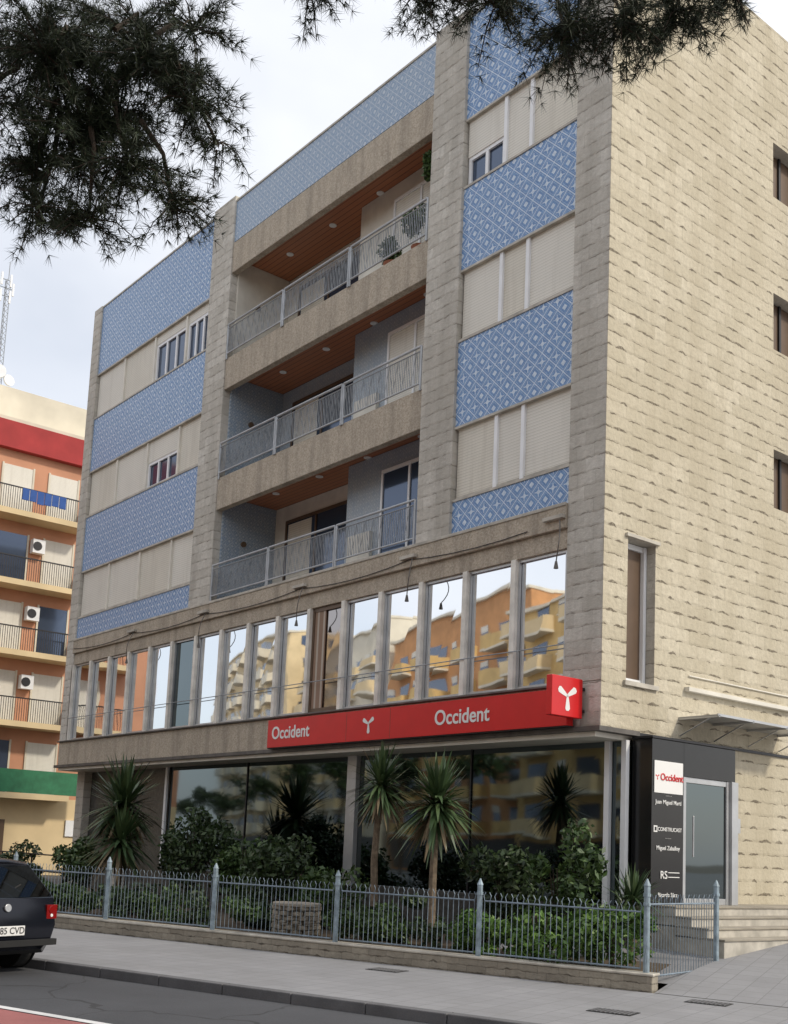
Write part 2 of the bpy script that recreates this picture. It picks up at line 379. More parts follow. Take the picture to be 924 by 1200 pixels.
# sagging service cable along the band
pts=[]; lx=[-20,-16.2,-12.4,-8.3,-4.7,-1.0]
for a,b in zip(lx,lx[1:]):
    for j in range(6): t=j/6; pts.append((a+(b-a)*t,-.055,7.12-.10*4*t*(1-t)))
fr.tube(pts,.008,'dark',5)
g.make('ribbon_glass',B); fr.make('ribbon_mullions',B)
for i,x in enumerate((-1.0,-4.7,-8.3,-12.4,-16.2)):
    l=MB(); 
    l.box(x-.22,x+.22,-.12,-.045,7.14,7.20,'trim')
    pts=[(x+.15+.28*math.sin(t)*.9,-.10-.28*math.sin(t*.9),7.1-.75*t/2.6) for t in [j*2.6/10 for j in range(11)]]
    l.tube(pts,.010,'ledge',6); l.tube([pts[-1],Vector(pts[-1])+Vector((0,0,-.12))],.018,'ledge',8,.04)
    l.make('curved_arm_lamp',B)
g=MB()
GY=.73
for a,b in ((-15,-11.2),(-11.2,-7.2),(-6.9,-3.6),(-3.6,-.40),(-.40,-.04)):
    t1=random.uniform(-.006,.006)
    g.quad((a+.01,GY+t1,.95),(b-.01,GY-t1,.95),(b-.01,GY-t1+.004,Z1-.13),(a+.01,GY+t1,Z1-.13),'glassd')
g.quad((-.03,GY,.95),(-.03,.81,.95),(-.03,.81,Z1-.13),(-.03,GY,Z1-.13),'glassd')
for x in (-15,-11.2,-3.6): g.box(x-.016,x+.016,GY-.03,GY-.008,.95,Z1-.13,'dark')
g.box(-7.2,-6.9,GY-.12,GY-.008,.9,Z1-.14,'alu')
for x in (-15.05,-.40,-.06): g.box(x-.05,x+.05,GY-.09,GY-.008,.9,Z1-.14,'white')
g.box(-15.1,.0,GY-.06,GY+.5,.0,.95,'plinth')
g.box(-20.3,-15.12,GY+.1,GY+.5,0,Z1-.14,'plinth')
for x in (-20.2,-17.6): g.box(x-.25,x+.25,GY-.15,GY+.09,0,Z1-.14,'front')
g.make('ground_floor_glazing',B,.004)
e=MB()
e.box(-.02,.36,.81,1.62,1.0,3.56,'black'); e.box(-.02,.36,1.62,3.03,3.02,3.56,'black')
e.box(.02,.40,2.88,3.06,1.0,3.02,'alu'); e.box(.29,.35,1.622,1.70,1.0,3.02,'alu'); e.box(.29,.35,2.80,2.88,1.0,3.02,'alu')
e.box(.28,.34,1.70,2.80,2.93,3.02,'alu'); e.box(.28,.34,1.70,2.80,1.0,1.10,'alu')
e.box(.30,.32,1.70,2.80,1.1,2.93,'glassd'); e.tube([(.40,1.82,1.75),(.40,1.82,2.4)],.016,'alu',8)
e.box(-.02,.38,.79,3.08,3.562,3.60,'dark')
e.make('entrance_porch',B,.005)
e=MB()
e.box(.0,.75,1.95,4.9,4.02,4.032,'alu')
for y in (1.95,2.9,3.9,4.86): e.box(.0,.78,y,y+.03,3.985,4.015,'alu'); e.tube([(.02,y+.015,3.72),(.6,y+.015,3.98)],.012,'alu',6)
e.box(.755,.78,1.93,4.92,4.0,4.04,'alu')
e.box(.0,.03,3.55,3.68,2.2,2.45,'alu')
e.make('glass_canopy',B)
sg=empty('red_shop_sign')
q=MB(); q.box(-9.0,-.5,-.22,-.065,3.70,4.29,'red'); q.box(-9.02,-.48,-.20,-.063,3.68,3.698,'dark'); 
for x in (-6.2,-4.85): q.box(x-.004,x+.004,-.2225,-.2195,3.71,4.28,'brownwin')
q.make('sign_panel',sg,.003)
R90=(math.pi/2,0,0)
text('Occident',.37,(-8.83,-.226,3.88),R90,'lamp',sg,'lettering',bold=.004); text('Occident',.37,(-3.6,-.226,3.88),R90,'lamp',sg,'lettering.001',bold=.004)
def logo(mb,cx,cy,cz,r,axis,k):
    for an in (90+60,90-60,270):
        t=math.radians(an); d=(math.cos(t),math.sin(t)); nrm=(-d[1],d[0]); pts=[]
        for s_,wd in ((.0,.10),(.45,.20),(.85,.27),(1.0,.14)):
            pts.append((s_*r,wd*r))
        ring=[(d[0]*s_+nrm[0]*w_,d[1]*s_+nrm[1]*w_) for s_,w_ in pts]+[(d[0]*s_-nrm[0]*w_*.7,d[1]*s_-nrm[1]*w_*.7) for s_,w_ in reversed(pts)]
        if axis=='y': vs=[(cx+a,cy,cz+b) for a,b in ring]
        else: vs=[(cx,cy+a,cz+b) for a,b in ring]
        mb.add(vs,[tuple(range(len(vs)))],k)
q=MB(); logo(q,-5.5,-.2265,4.02,.19,'y','lamp'); q.make('emblem',sg)
fs=empty('projecting_flag_sign')
q=MB(); q.box(-.42,-.30,-.78,-.08,3.80,4.42,'red'); q.box(-.40,-.32,-.08,.003,3.9,3.95,'dark'); q.box(-.40,-.32,-.08,.003,4.25,4.3,'dark'); q.make('sign_box',fs,.01)
q=MB(); logo(q,-.297,-.43,4.12,.23,'x','lamp'); q.make('emblem',fs)
es=empty('entrance_sign_board')
q=MB(); q.box(.362,.372,.86,1.58,2.72,3.22,'lamp'); q.make('white_plate',es)
RS=(math.pi/2,0,math.pi/2)
text('Occident',.155,(.378,1.0,2.92),RS,'red',es,'lettering'); q=MB(); logo(q,.3745,.93,2.97,.05,'x','red'); q.make('emblem',es)
for t_,sz,z in (('Juan Miguel Martí',.093,2.55),('· · · · ·',.06,2.66),('CONSTRUCAST',.085,2.13),('· · · · ·',.06,2.0),('Miguel Zaballoy',.093,1.84),('RS',.17,1.40),('Ricardo Sáez',.093,1.12)):
    text(t_,sz,(.368,1.26 if t_=='CONSTRUCAST' else 1.22 if t_!='RS' else 1.12,z),RS,'lamp',es,'lettering_line',align='CENTER',bold=.001)
q=MB(); q.box(.362,.368,.86,.95,2.11,2.21,'lamp'); q.box(.368,.3685,.88,.93,2.13,2.19,'black')
for z in (1.50,1.43): q.box(.362,.366,1.24,1.52,z-.012,z,'lamp')
q.make('small_marks',es)
# ---------------------------------------------------------------- ground
def ground_mat(name,c,v=.25,sc_=1.2,spk=.25,rough=.9,crack=0):
    m,nt,b=newmat(name); tc=N(nt,'ShaderNodeTexCoord'); o=tc.outputs['Object']
    a=noise(nt,o,sc_,5,.6); f=noise(nt,o,60,2,.7)
    col=ramp(nt,a,[(.3,tuple(x*(1-v) for x in c)),(.7,tuple(x*(1+v) for x in c))])
    col=mixc(nt,bw(nt,f,.45,.7,spk),col,tuple(min(1,x*2) for x in c))
    if crack:
        vo=N(nt,'ShaderNodeTexVoronoi',feature='DISTANCE_TO_EDGE'); vo.inputs['Scale'].default_value=.35
        nz=N(nt,'ShaderNodeTexNoise'); nz.inputs['Scale'].default_value=1.5; L(nt,o,nz.inputs['Vector'])
        va=N(nt,'ShaderNodeVectorMath',operation='MULTIPLY_ADD'); L(nt,nz.outputs['Color'],va.inputs[0]); va.inputs[1].default_value=(.8,.8,0); L(nt,o,va.inputs[2]); L(nt,va.outputs[0],vo.inputs['Vector'])
        cr=math_n(nt,'LESS_THAN',vo.outputs['Distance'],.006); col=mixc(nt,math_n(nt,'MULTIPLY',cr,.6),col,(.02,.02,.02))
        mp=N(nt,'ShaderNodeMapping'); mp.inputs['Scale'].default_value=(.05,1.1,1); L(nt,o,mp.inputs['Vector'])
        col=mixc(nt,bw(nt,noise(nt,mp.outputs[0],1,3),.45,.65,.35),col,tuple(x*1.5 for x in c))
    L(nt,col,b.inputs['Base Color']); b.inputs['Roughness'].default_value=rough; bump(nt,b,f,.3,.01); return m
M['ground']=ground_mat('ground_dirt',(.16,.14,.11))
M['asphalt']=ground_mat('asphalt',(.058,.060,.066),.2,.5,.25,.85,1)
M['redlane']=ground_mat('red_lane_paint',(.30,.11,.105),.2,1.5,.15)
M['linepaint']=ground_mat('white_line_paint',(.62,.62,.62),.15,3,.1)
M['kerb']=ground_mat('kerb_stone',(.12,.12,.125),.25,2,.2)
M['soil']=ground_mat('soil',(.09,.065,.04),.3,3,.2)
M['steps']=ground_mat('step_stone',(.30,.27,.22),.25,1.6,.2)
def paving():
    m,nt,b=newmat('paving_slabs'); o,uv,sp=coords(nt,'xy')
    br=N(nt,'ShaderNodeTexBrick'); L(nt,uv,br.inputs['Vector']); br.offset=0
    br.inputs['Color1'].default_value=(.275,.275,.285,1); br.inputs['Color2'].default_value=(.24,.24,.25,1); br.inputs['Mortar'].default_value=(.16,.16,.165,1)
    br.inputs['Scale'].default_value=1; br.inputs['Brick Width'].default_value=.3; br.inputs['Row Height'].default_value=.3; br.inputs['Mortar Size'].default_value=.006
    a=noise(nt,o,.7,5,.65); c=mixc(nt,bw(nt,a,.4,.7,.6),br.outputs['Color'],(.17,.17,.17))
    a2=noise(nt,o,5,4,.7); c=mixc(nt,bw(nt,a2,.58,.72,.35),c,(.12,.12,.12))
    sp_=noise(nt,o,45,2); c=mixc(nt,math_n(nt,'MULTIPLY',sp_,.3),c,(.33,.33,.34))
    L(nt,c,b.inputs['Base Color']); b.inputs['Roughness'].default_value=.8; bump(nt,b,math_n(nt,'SUBTRACT',1.0,br.outputs['Fac']),.2,.005); return m
M['paving']=paving()
def sheet(name,x0,x1,y0,y1,z,k,local=True):
    me=bpy.data.meshes.new(name); me.from_pydata([(x0,y0,z),(x1,y0,z),(x1,y1,z),(x0,y1,z)],[],[(0,1,2,3)]); me.materials.append(M[k])
    o=bpy.data.objects.new(name,me); COL.objects.link(o)
    if local: o.matrix_world=ST
    return o
sheet('ground',-700,700,-700,700,-.14,'ground')
sheet('road',-400,250,-10.2,-.15,-.12,'asphalt')
sheet('side_street_road',-36,-22,-.149,120,-.119,'asphalt')
sheet('red_lane',-300,150,-5.0,-2.78,-.116,'redlane')
for n_ in (-2.70,-5.10): sheet('road_marking',-300,150,n_-.06,n_+.06,-.112,'linepaint')
def stbox(name,parts,bev=0,parent=None):
    b=MB()
    for p in parts: b.box(*p)
    o=b.make(name,parent,bev); o.matrix_world=ST; return o
stbox('pavement',[(-22,60,0,3.6,-.13,0.0,'paving')])
stbox('kerb',[(-22+i*1.0,-22+i*1.0+.99,-.15,-.001,-.13,.002,'kerb') for i in range(80)],.012)
stbox('pavement',[(-300,200,-20,-10.35,-.13,0.0,'paving')])
stbox('kerb',[(-40+i*1.0,-40+i*1.0+.99,-10.349,-10.2,-.13,.002,'kerb') for i in range(80)],.012)
stbox('pavement',[(-300,-36,0.,30,-.13,0.0,'paving')])
def fz(n): return max(0,min(.125*(n-3.56),1.2))
b=MB()
xs=[2.95,8,20,60]; ns=[3.6,4.5,5.5,6.5,7.5,9,12,30]
for a,c_ in zip(xs,xs[1:]):
    for p,q_ in zip(ns,ns[1:]): b.quad((a,p,fz(p)),(c_,p,fz(p)),(c_,q_,fz(q_)),(a,q_,fz(q_)),'paving')
o=b.make('forecourt_paving'); o.matrix_world=ST
b=MB(); ns=[4.2,5.5,7,9,14]
for p,q_ in zip(ns,ns[1:]): b.quad((-.5,p,fz(p)-.01),(2.95,p,fz(p)-.01),(2.95,q_,fz(q_)-.01),(-.5,q_,fz(q_)-.01),'paving')
o=b.make('entrance_path_paving'); o.matrix_world=ST
b=MB(); b.box(-24,2.6,3.85,12,-.13,.22,'soil'); o=b.make('garden_soil'); o.matrix_world=ST
b=MB()
for i,(x,z) in enumerate(((.72,1.0),(1.0,.86),(1.28,.72),(1.56,.58))): b.box(.001*i,x,.95+.005*i,9-.005*i,-.1,z-.03,'trim'); b.box(.001*i,x+.02,.94+.005*i,9.01-.005*i,z-.03,z,'steps')
b.make('entrance_steps',None,.006)
def grate(s,n,z,w=.5,h=.35):
    g=MB(); g.box(s-w/2,s+w/2,n-h/2,n+h/2,z-.02,z+.006,'dark')
    for i in range(9): 
        x=s-w/2+.04+(w-.08)*i/8.; g.box(x-.012,x+.012,n-h/2+.03,n+h/2-.03,z+.006,z+.012,'kerb')
    o=g.make('drain_cover'); o.matrix_world=ST
grate(3.2,1.45,0); grate(3.75,3.2,0.0); grate(-.6,2.9,0.0); 
# ---------------------------------------------------------------- garden wall + fence
M['wallstone']=cladding('rubble_wall','xz',(.40,.36,.29),(.28,.25,.20),(.10,.085,.065),.3,.10,(.14,.12,.095),.6,.3,.9,.5,.4)
gw=stbox('garden_wall',[(-20,2.92,3.6,3.84,-.05,.2,'wallstone'),(-20,2.94,3.585,3.855,.2,.235,'trim')],.012)
FE=empty('metal_fence')
def fence_run(mb,p0,p1,posts,z0,postz=1.22,top=1.10,base=.28):
    p0=Vector(p0);p1=Vector(p1); d=(p1-p0); d.normalize(); nn=Vector((-d.y,d.x,0))
    for t in posts:
        p=p0+d*t
        mb.tube([p+Vector((0,0,z0)),p+Vector((0,0,postz))],.04,'fencepost',8)
        mb.tube([p+Vector((0,0,postz)),p+Vector((0,0,postz+.09))],.048,'fencepost',8,.008)
        mb.tube([p+Vector((0,0,postz-.14)),p+Vector((0,0,postz-.10))],.05,'fencepost',8)
    for a,b in zip(posts,posts[1:]):
        a+=.08;b-=.08
        for z in (base,top-.10): mb.tube([p0+d*a+Vector((0,0,z)),p0+d*b+Vector((0,0,z))],.013,'fence',6)
        n=int((b-a)/.082)
        for i in range(n+1):
            q=p0+d*(a+(b-a)*i/n); sd=1 if i%2 else -1
            lean=random.uniform(-.006,.006)
            pts=[q+Vector((0,0,base-.02)),q+d*lean+Vector((0,0,top-.10)),q+Vector((0,0,top-.03))+d*.016*sd,q+Vector((0,0,top+.02))-d*.012*sd]
            mb.tube(pts,.0065,'fence',4)
M['fencepost']=simple('fence_post_paint',(.26,.33,.38),.55,.1,.35,9)
fm=MB()
fence_run(fm,(-19.5,3.72,0),(2.80,3.72,0),[2.2,*[22.3-2.42*i for i in range(8,-1,-1)]],.22)
o=fm.make('fence_run',FE); o.matrix_world=ST
fm=MB(); a=SP(2.80,3.72); b_=Vector((1.55,.78,0)); 
Ld=(b_-a).length
fence_run(fm,(a.x,a.y,0),(b_.x,b_.y,0),[0,Ld],.0,1.34,1.20,.18)
fm.make('fence_return',FE)
b=MB(); 
p=SP(-3.35,4.5)
for i in range(6):
    for j in range(10):
        t=j*math.tau/10+(i%2)*.3; b.box(p.x+.3*math.cos(t)-.08,p.x+.3*math.cos(t)+.08,p.y+.3*math.sin(t)-.08,p.y+.3*math.sin(t)+.08,.23+i*.075,.30+i*.075,'wallstone')
b.disc((p.x,p.y,.70),(0,0,1),.40,.05,'steps',18)
b.make('stone_planter',None,.01)
b=MB()
for x in (-14.5,-16.5,-18.5,-20.5,-22.5): b.tube([(x,-2.2,.0),(x,-2.2,1.15)],.02,'dark',6)
for z in (.75,1.15): b.tube([(-14.5,-2.2,z),(-22.5,-2.2,z)],.02,'dark',6)
b.make('handrail')
# ---------------------------------------------------------------- plants
M['leafdark']=leafmat('shrub_leaves',(.014,.030,.010),(.032,.060,.019),(.060,.10,.032))
M['leafbright']=leafmat('hedge_leaves',(.04,.09,.015),(.08,.17,.028),(.15,.25,.05))
M['leafmid']=leafmat('low_hedge_leaves',(.02,.045,.012),(.045,.09,.022),(.085,.14,.035))
M['yucca']=leafmat('yucca_leaves',(.03,.055,.022),(.05,.09,.035),(.10,.145,.06),.4)
M['yuccadry']=leafmat('yucca_dry_leaves',(.16,.12,.07),(.22,.17,.10),(.12,.09,.05),.8)
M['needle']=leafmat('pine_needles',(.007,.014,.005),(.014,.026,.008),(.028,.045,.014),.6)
M['bark']=simple('bark',(.05,.036,.026),.95,0,.4,9,.6)
def rdir():
    z=random.uniform(-1,1);t=random.uniform(0,2*math.pi);r_=math.sqrt(1-z*z); return Vector((r_*math.cos(t),r_*math.sin(t),z))
def leaves(mb,c,rad,n,size,k,shell=.5):
    c=Vector(c)
    subs=[(rdir()*random.uniform(.2,.8),random.uniform(.25,.5)) for _ in range(9)]
    for i in range(n):
        sb=random.choice(subs); p=sb[0]+rdir()*sb[1]*random.uniform(shell,1)
        q=c+Vector((p.x*rad[0],p.y*rad[1],p.z*rad[2]))
        if q.z<.2: q.z=.2+random.random()*.1
        d=rdir(); u=d.cross(rdir()).normalized(); s_=size*random.uniform(.6,1.3)
        mb.add([q-d*s_,q+u*s_*.45,q+d*s_,q-u*s_*.45],[(0,1,2,3)],k)
def shrub(name,c,rad,n,size,k):
    mb=MB(); leaves(mb,c,rad,n,size,k)
    for i in range(6): 
        mb.tube([(c[0],c[1],.15),(c[0]+random.uniform(-.3,.3)*rad[0],c[1]+random.uniform(-.3,.3)*rad[1],c[2]+.3*rad[2])],.018,'bark',5,.008)
    mb.make(name)
def yucca(name,base,heads,droop=.5):
    mb=MB()
    for (hx,hy,hz,R,n) in heads:
        h=Vector((base[0]+hx,base[1]+hy,hz))
        b0=Vector((base[0],base[1],base[2])); mid=(b0+h)/2+Vector((random.uniform(-.06,.06),random.uniform(-.06,.06),0))
        mb.tube([b0,mid,h],.065,'trunk',8,.05)
        for i in range(n):
            el=math.radians(random.uniform(-60,85)); az=random.uniform(0,2*math.pi)
            d=Vector((math.cos(el)*math.cos(az),math.cos(el)*math.sin(az),math.sin(el)))
            Ln=R*random.uniform(.7,1.12); side=d.cross(Vector((0,0,1)))
            if side.length<.1: side=Vector((1,0,0))
            side.normalize(); w_=.024*random.uniform(.8,1.2)*R/.65
            st=h+d*.04+Vector((0,0,random.uniform(-.16,.08)))
            pr=[]; dr=droop*random.uniform(.4,1.6)
            for t,ww in ((0,.8),(.35,1.1),(.7,.8),(1,.05)):
                q=st+d*Ln*t-Vector((0,0,dr*Ln*.35*t*t*math.cos(el))); pr.append((q-side*w_*ww,q+side*w_*ww))
            vs=[x for pq in pr for x in pq]
            mb.add(vs,[(0,1,3,2),(2,3,5,4),(4,5,7,6)],'yuccadry' if el<-.6 and random.random()<.5 else 'yucca')
    mb.make(name)
M['trunk']=simple('yucca_trunk',(.17,.13,.09),.95,0,.4,14,.6)
yucca('yucca_palm',(-3.45,-1.5,.2),[(.0,0,2.75,.70,260)],.6)
yucca('yucca_palm',(-1.6,-1.9,.2),[(-.02,.05,2.42,.76,300)],.9)
yucca('yucca_palm',(-12.6,-1.7,.2),[(0,0,2.4,1.15,240),(.6,-.3,1.6,1.0,150),(-.5,.2,1.7,1.0,150)],.5)
yucca('yucca_palm',(.75,-.1,.2),[(0,0,1.1,.55,110),(-.3,.2,.9,.5,70)],.4)
sh_=[('leafdark',(-10.6,-1.0,1.45),(1.5,.9,1.35)),('leafmid',(-8.4,-.9,1.2),(1.4,.9,1.05)),('leafdark',(-6.6,-1.2,1.05),(1.2,.9,.95)),('leafmid',(-5.0,-1.4,.8),(1.1,.8,.7)),
 ('leafdark',(-1.7,-.3,1.2),(1.2,.6,1.0)),('leafmid',(-.2,-.6,1.2),(.9,.5,.95)),('leafmid',(-14.6,-2,.9),(1.5,1,.8)),('leafdark',(-17,-2.5,.8),(1.5,1,.7)),
 ('leafbright',(1.25,-1.15,.68),(.75,.35,.5)),('leafbright',(.2,-1.45,.66),(.9,.45,.55)),('leafbright',(-.7,-1.8,.55),(.8,.4,.4)),('leafdark',(-2.6,-1.7,.55),(1.1,.6,.45)),('leafdark',(-8.,-3.2,.5),(2.2,.8,.42)),('leafdark',(-5.2,-2.6,.45),(1.4,.6,.35)),('leafmid',(-11.5,-4,.5),(2.2,.9,.45))]
for k,c_,r_ in sh_: shrub('garden_shrub',c_,r_,int(2000*max(.7,r_[0]*r_[2])),.055 if k=='leafbright' else .065,k)
hg=MB()
for i in range(17):
    s_=-9.5+i*.72
    if -3.9<s_<-2.8: continue
    p=SP(s_,4.35+random.uniform(-.1,.15)); leaves(hg,(p.x,p.y,.42+random.uniform(0,.12)),(.55,.35,.30+random.uniform(0,.16)),620,.05,'leafbright' if s_>.2 else 'leafmid' if i%3 else 'leafdark')
hg.make('low_hedge')
shrub_b=MB(); 
for c_,r_ in (((-5.4,.40,14.45),(.5,.3,.5)),((-6.3,.45,14.2),(.45,.25,.4)),((-5.0,.3,15.35),(.22,.2,.5))):
    leaves(shrub_b,c_,r_,600,.06,'leafmid')
for x in (-5.4,-6.3): shrub_b.tube([(x,.45,13.62),(x,.45,13.95)],.13,'terracotta',12,.18)
shrub_b.make('balcony_plants')
# ---------------------------------------------------------------- pine tree
def pine():
    root=empty('pine_tree'); tr=MB(); nd=MB()
    TB=Vector((5.45,-15.0,-.02))
    top=Vector((5.6,-14.3,9.3))
    tr.tube([TB,TB+Vector((.05,.1,2)),TB+Vector((.0,.3,5)),top,top+Vector((0,.2,1.8))],.26,'bark',12,.10)
    e1=Vector((.63,.777,0)); e3=Vector((-.777,.63,0)); e2=Vector((0,0,1))
    NI=nd.mi('needle')
    def tuft(p,d,n=12,Ln=.105):
        for i in range(n):
            q=(d*.8+rdir()*.95).normalized(); l=Ln*random.uniform(.7,1.15)
            s_=q.cross(rdir()).normalized()*.0028
            o=len(nd.v); nd.v+= [tuple(p-s_),tuple(p+s_),tuple(p+q*l)]; nd.f.append((o,o+1,o+2)); nd.m.append(NI)
    def blob(c,r,ntw,src,dense=True):
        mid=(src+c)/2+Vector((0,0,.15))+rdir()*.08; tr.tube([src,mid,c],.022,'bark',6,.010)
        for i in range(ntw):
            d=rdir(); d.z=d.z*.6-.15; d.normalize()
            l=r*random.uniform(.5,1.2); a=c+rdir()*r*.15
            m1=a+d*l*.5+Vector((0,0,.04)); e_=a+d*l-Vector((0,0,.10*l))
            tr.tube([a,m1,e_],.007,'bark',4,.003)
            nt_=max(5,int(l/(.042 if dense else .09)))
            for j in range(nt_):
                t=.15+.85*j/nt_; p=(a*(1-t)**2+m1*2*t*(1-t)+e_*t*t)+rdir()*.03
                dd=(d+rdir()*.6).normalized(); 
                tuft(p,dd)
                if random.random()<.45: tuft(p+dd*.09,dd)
    P1=Vector((4.08,-10.53,6.64)); hub1=Vector((4.3,-11.6,8.3))
    tr.tube([top-Vector((0,0,2.2)),Vector((5.0,-13,7.9)),hub1,P1+Vector((0,0,1.3))],.10,'bark',8,.025)
    B1=[(-.3,.55,.0,.55,60),(.42,.58,.1,.5,50),(-.05,.05,.2,.5,54),(.74,.22,0,.36,26),(-.42,-.12,.3,.45,38),(.32,-.24,0,.42,34),(.64,-.50,.1,.30,20),(.05,-.64,.1,.34,24),(-.5,.9,.3,.5,34),(.2,1.05,.4,.6,40),(.75,.80,0,.34,16),(-.9,.3,.2,.6,22),(-1.4,.7,.3,.7,18),(-.35,-.50,.2,.30,18),(.94,-.02,.1,.24,10),(.15,.3,.3,.4,30)]
    for x,y,z,r_,n in B1: blob(P1+e1*x+e2*y+e3*z,r_,n,P1+e1*(x*.6)+e2*(y*.5+.35)+e3*z*.3)
    P2=Vector((6.04,-8.25,7.55)); hub2=Vector((5.9,-9.5,8.9))
    tr.tube([top-Vector((0,0,.9)),Vector((5.7,-12.3,8.9)),hub2,P2+Vector((0,0,.8))],.09,'bark',8,.02)
    B2=[(-1.45,.34,.1,.32,20),(-1.05,.38,0,.28,14),(-.6,.24,.1,.34,22),(-.1,.14,0,.38,32),(.4,.10,.2,.42,38),(.8,.06,0,.38,34),(1.2,.14,.1,.38,32),(1.55,.28,0,.28,18),(-.2,.6,.2,.5,18),(.7,.6,.2,.5,20),(-.3,.42,0,.3,12)]
    for x,y,z,r_,n in B2: blob(P2+e1*x+e2*y+e3*z,r_,n,P2+e1*(x*.4)+e2*(y*.3+.55))
    for x,y,z in ((8,-15,9.5),(3,-16,9.5),(5.5,-17.5,9),(6.5,-13.5,11),(4.5,-14,11),(2.5,-13.5,9)): blob(Vector((x,y,z)),1.3,30,top,False)
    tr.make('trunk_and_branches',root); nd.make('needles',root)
pine()
# ---------------------------------------------------------------- orange apartment building (left)
M['orange']=simple('orange_render',(.56,.28,.17),.85,0,.12,.6,.1)
M['yellowr']=simple('yellow_render',(.66,.52,.31),.85,0,.12,.6,.1)
M['redband']=simple('red_cornice',(.36,.035,.035),.8,0,.15,1)
M['greenrail']=simple('green_rail_cover',(.03,.17,.08),.7,0,.2,3)
M['creamr']=simple('cream_render',(.66,.61,.50),.85,0,.12,.6,.1)
OB=empty('apartment_building')
b=MB(); X=-36
b.box(X-14,X,-11,18,3.2,18.2,'orange'); b.box(X-14,X+.02,-11.02,18.02,-.1,3.2,'yellowr'); b.box(X-14,X+.35,-11.3,18.3,18.2,19.4,'redband')
b.box(X-14.2,X+.2,-11.2,18.2,19.4,19.6,'creamr'); b.box(X-13,X-1.5,-9,17,19.6,21.6,'creamr')
for k in range(5):
    z=3.3+3.0*k
    b.box(X,X+1.15,-9,6.6,z-.22,z+.02,'yellowr')
    if k: b.box(X,X+1.0,8.6,16,z-.22,z+.02,'yellowr')
    if k==0: b.box(X+1.10,X+1.14,-9,7.6,z+.03,z+1.0,'greenrail')
    else:
        for yy in range(-90,67): b.box(X+1.1,X+1.12,yy*.1,yy*.1+.02,z+.02,z+1.0,'dark')
        b.box(X+1.08,X+1.14,-9,6.62,z+.97,z+1.02,'dark')
        b.box(X+.0,X+1.1,6.6,6.63,z+.02,z+1.0,'dark')
    for j,y in enumerate((-7.5,-4,-.5,2.9,5.0,9.3,13)):
        b.box(X,X+.03,y,y+1.3,z+.02,z+2.25,'shutter' if (j+k)%3 else 'glassu'); b.box(X+.0,X+.06,y-.08,y,z+.02,z+2.3,'creamr'); b.box(X+.0,X+.06,y+1.3,y+1.38,z+.02,z+2.3,'creamr')
    if k in (2,3,1): b.box(X+.05,X+.4,4.35,4.9,z+2.1-.6,z+2.1,'white'); b.disc((X+.41,4.55,z+1.8),(1,0,0),.2,.02,'dark',14)
for y in (3.2,0,-4,9): b.box(X+.02,X+.06,y,y+1.1,-.1,2.2,'brownwin')
b.box(X+.03,X+.1,7.0,7.7,1.6,2.3,'white')
M['cloth']=simple('blue_cloth',(.04,.10,.32),.9)
for i in range(6): b.box(X+1.15,X+1.19,3.4+.33*i,3.7+.33*i,15.3+.35+random.random()*.15,16.28,'cloth')
b.make('walls_and_balconies',OB)
mast=MB(); mx,my=-38.5,3.05
for dx,dy in ((0,0),(.22,0),(.11,.2)): mast.tube([(mx+dx,my+dy,21.6),(mx+dx,my+dy,27.0)],.018,'railgrey',5)
for i in range(20):
    z=21.6+i*.27; mast.tube([(mx,my,z),(mx+.22,my,z+.27)],.012,'railgrey',4); mast.tube([(mx+.22,my,z),(mx+.11,my+.2,z+.27)],.012,'railgrey',4); mast.tube([(mx+.11,my+.2,z),(mx,my,z+.27)],.012,'railgrey',4)
mast.tube([(mx+.1,my+.1,27),(mx+.1,my+.1,27.9)],.02,'railgrey',5)
for z,s_ in ((27.0,.35),(26.6,.6),(26.2,.35)): mast.tube([(mx+.1,my-s_/2,z),(mx+.1,my+s_/2,z)],.02,'railgrey',5); mast.box(mx+.08,mx+.16,my+s_/2,my+s_/2+.08,z-.3,z+.3,'white'); mast.box(mx+.08,mx+.16,my-s_/2-.08,my-s_/2,z-.3,z+.3,'white')
mast.disc((mx+.5,my-.1,22.4),(1,-.3,.1),.34,.10,'white',20); mast.disc((mx+.5,my+.40,22.1),(1,.2,.1),.26,.1,'white',20)
mast.make('antenna_mast')
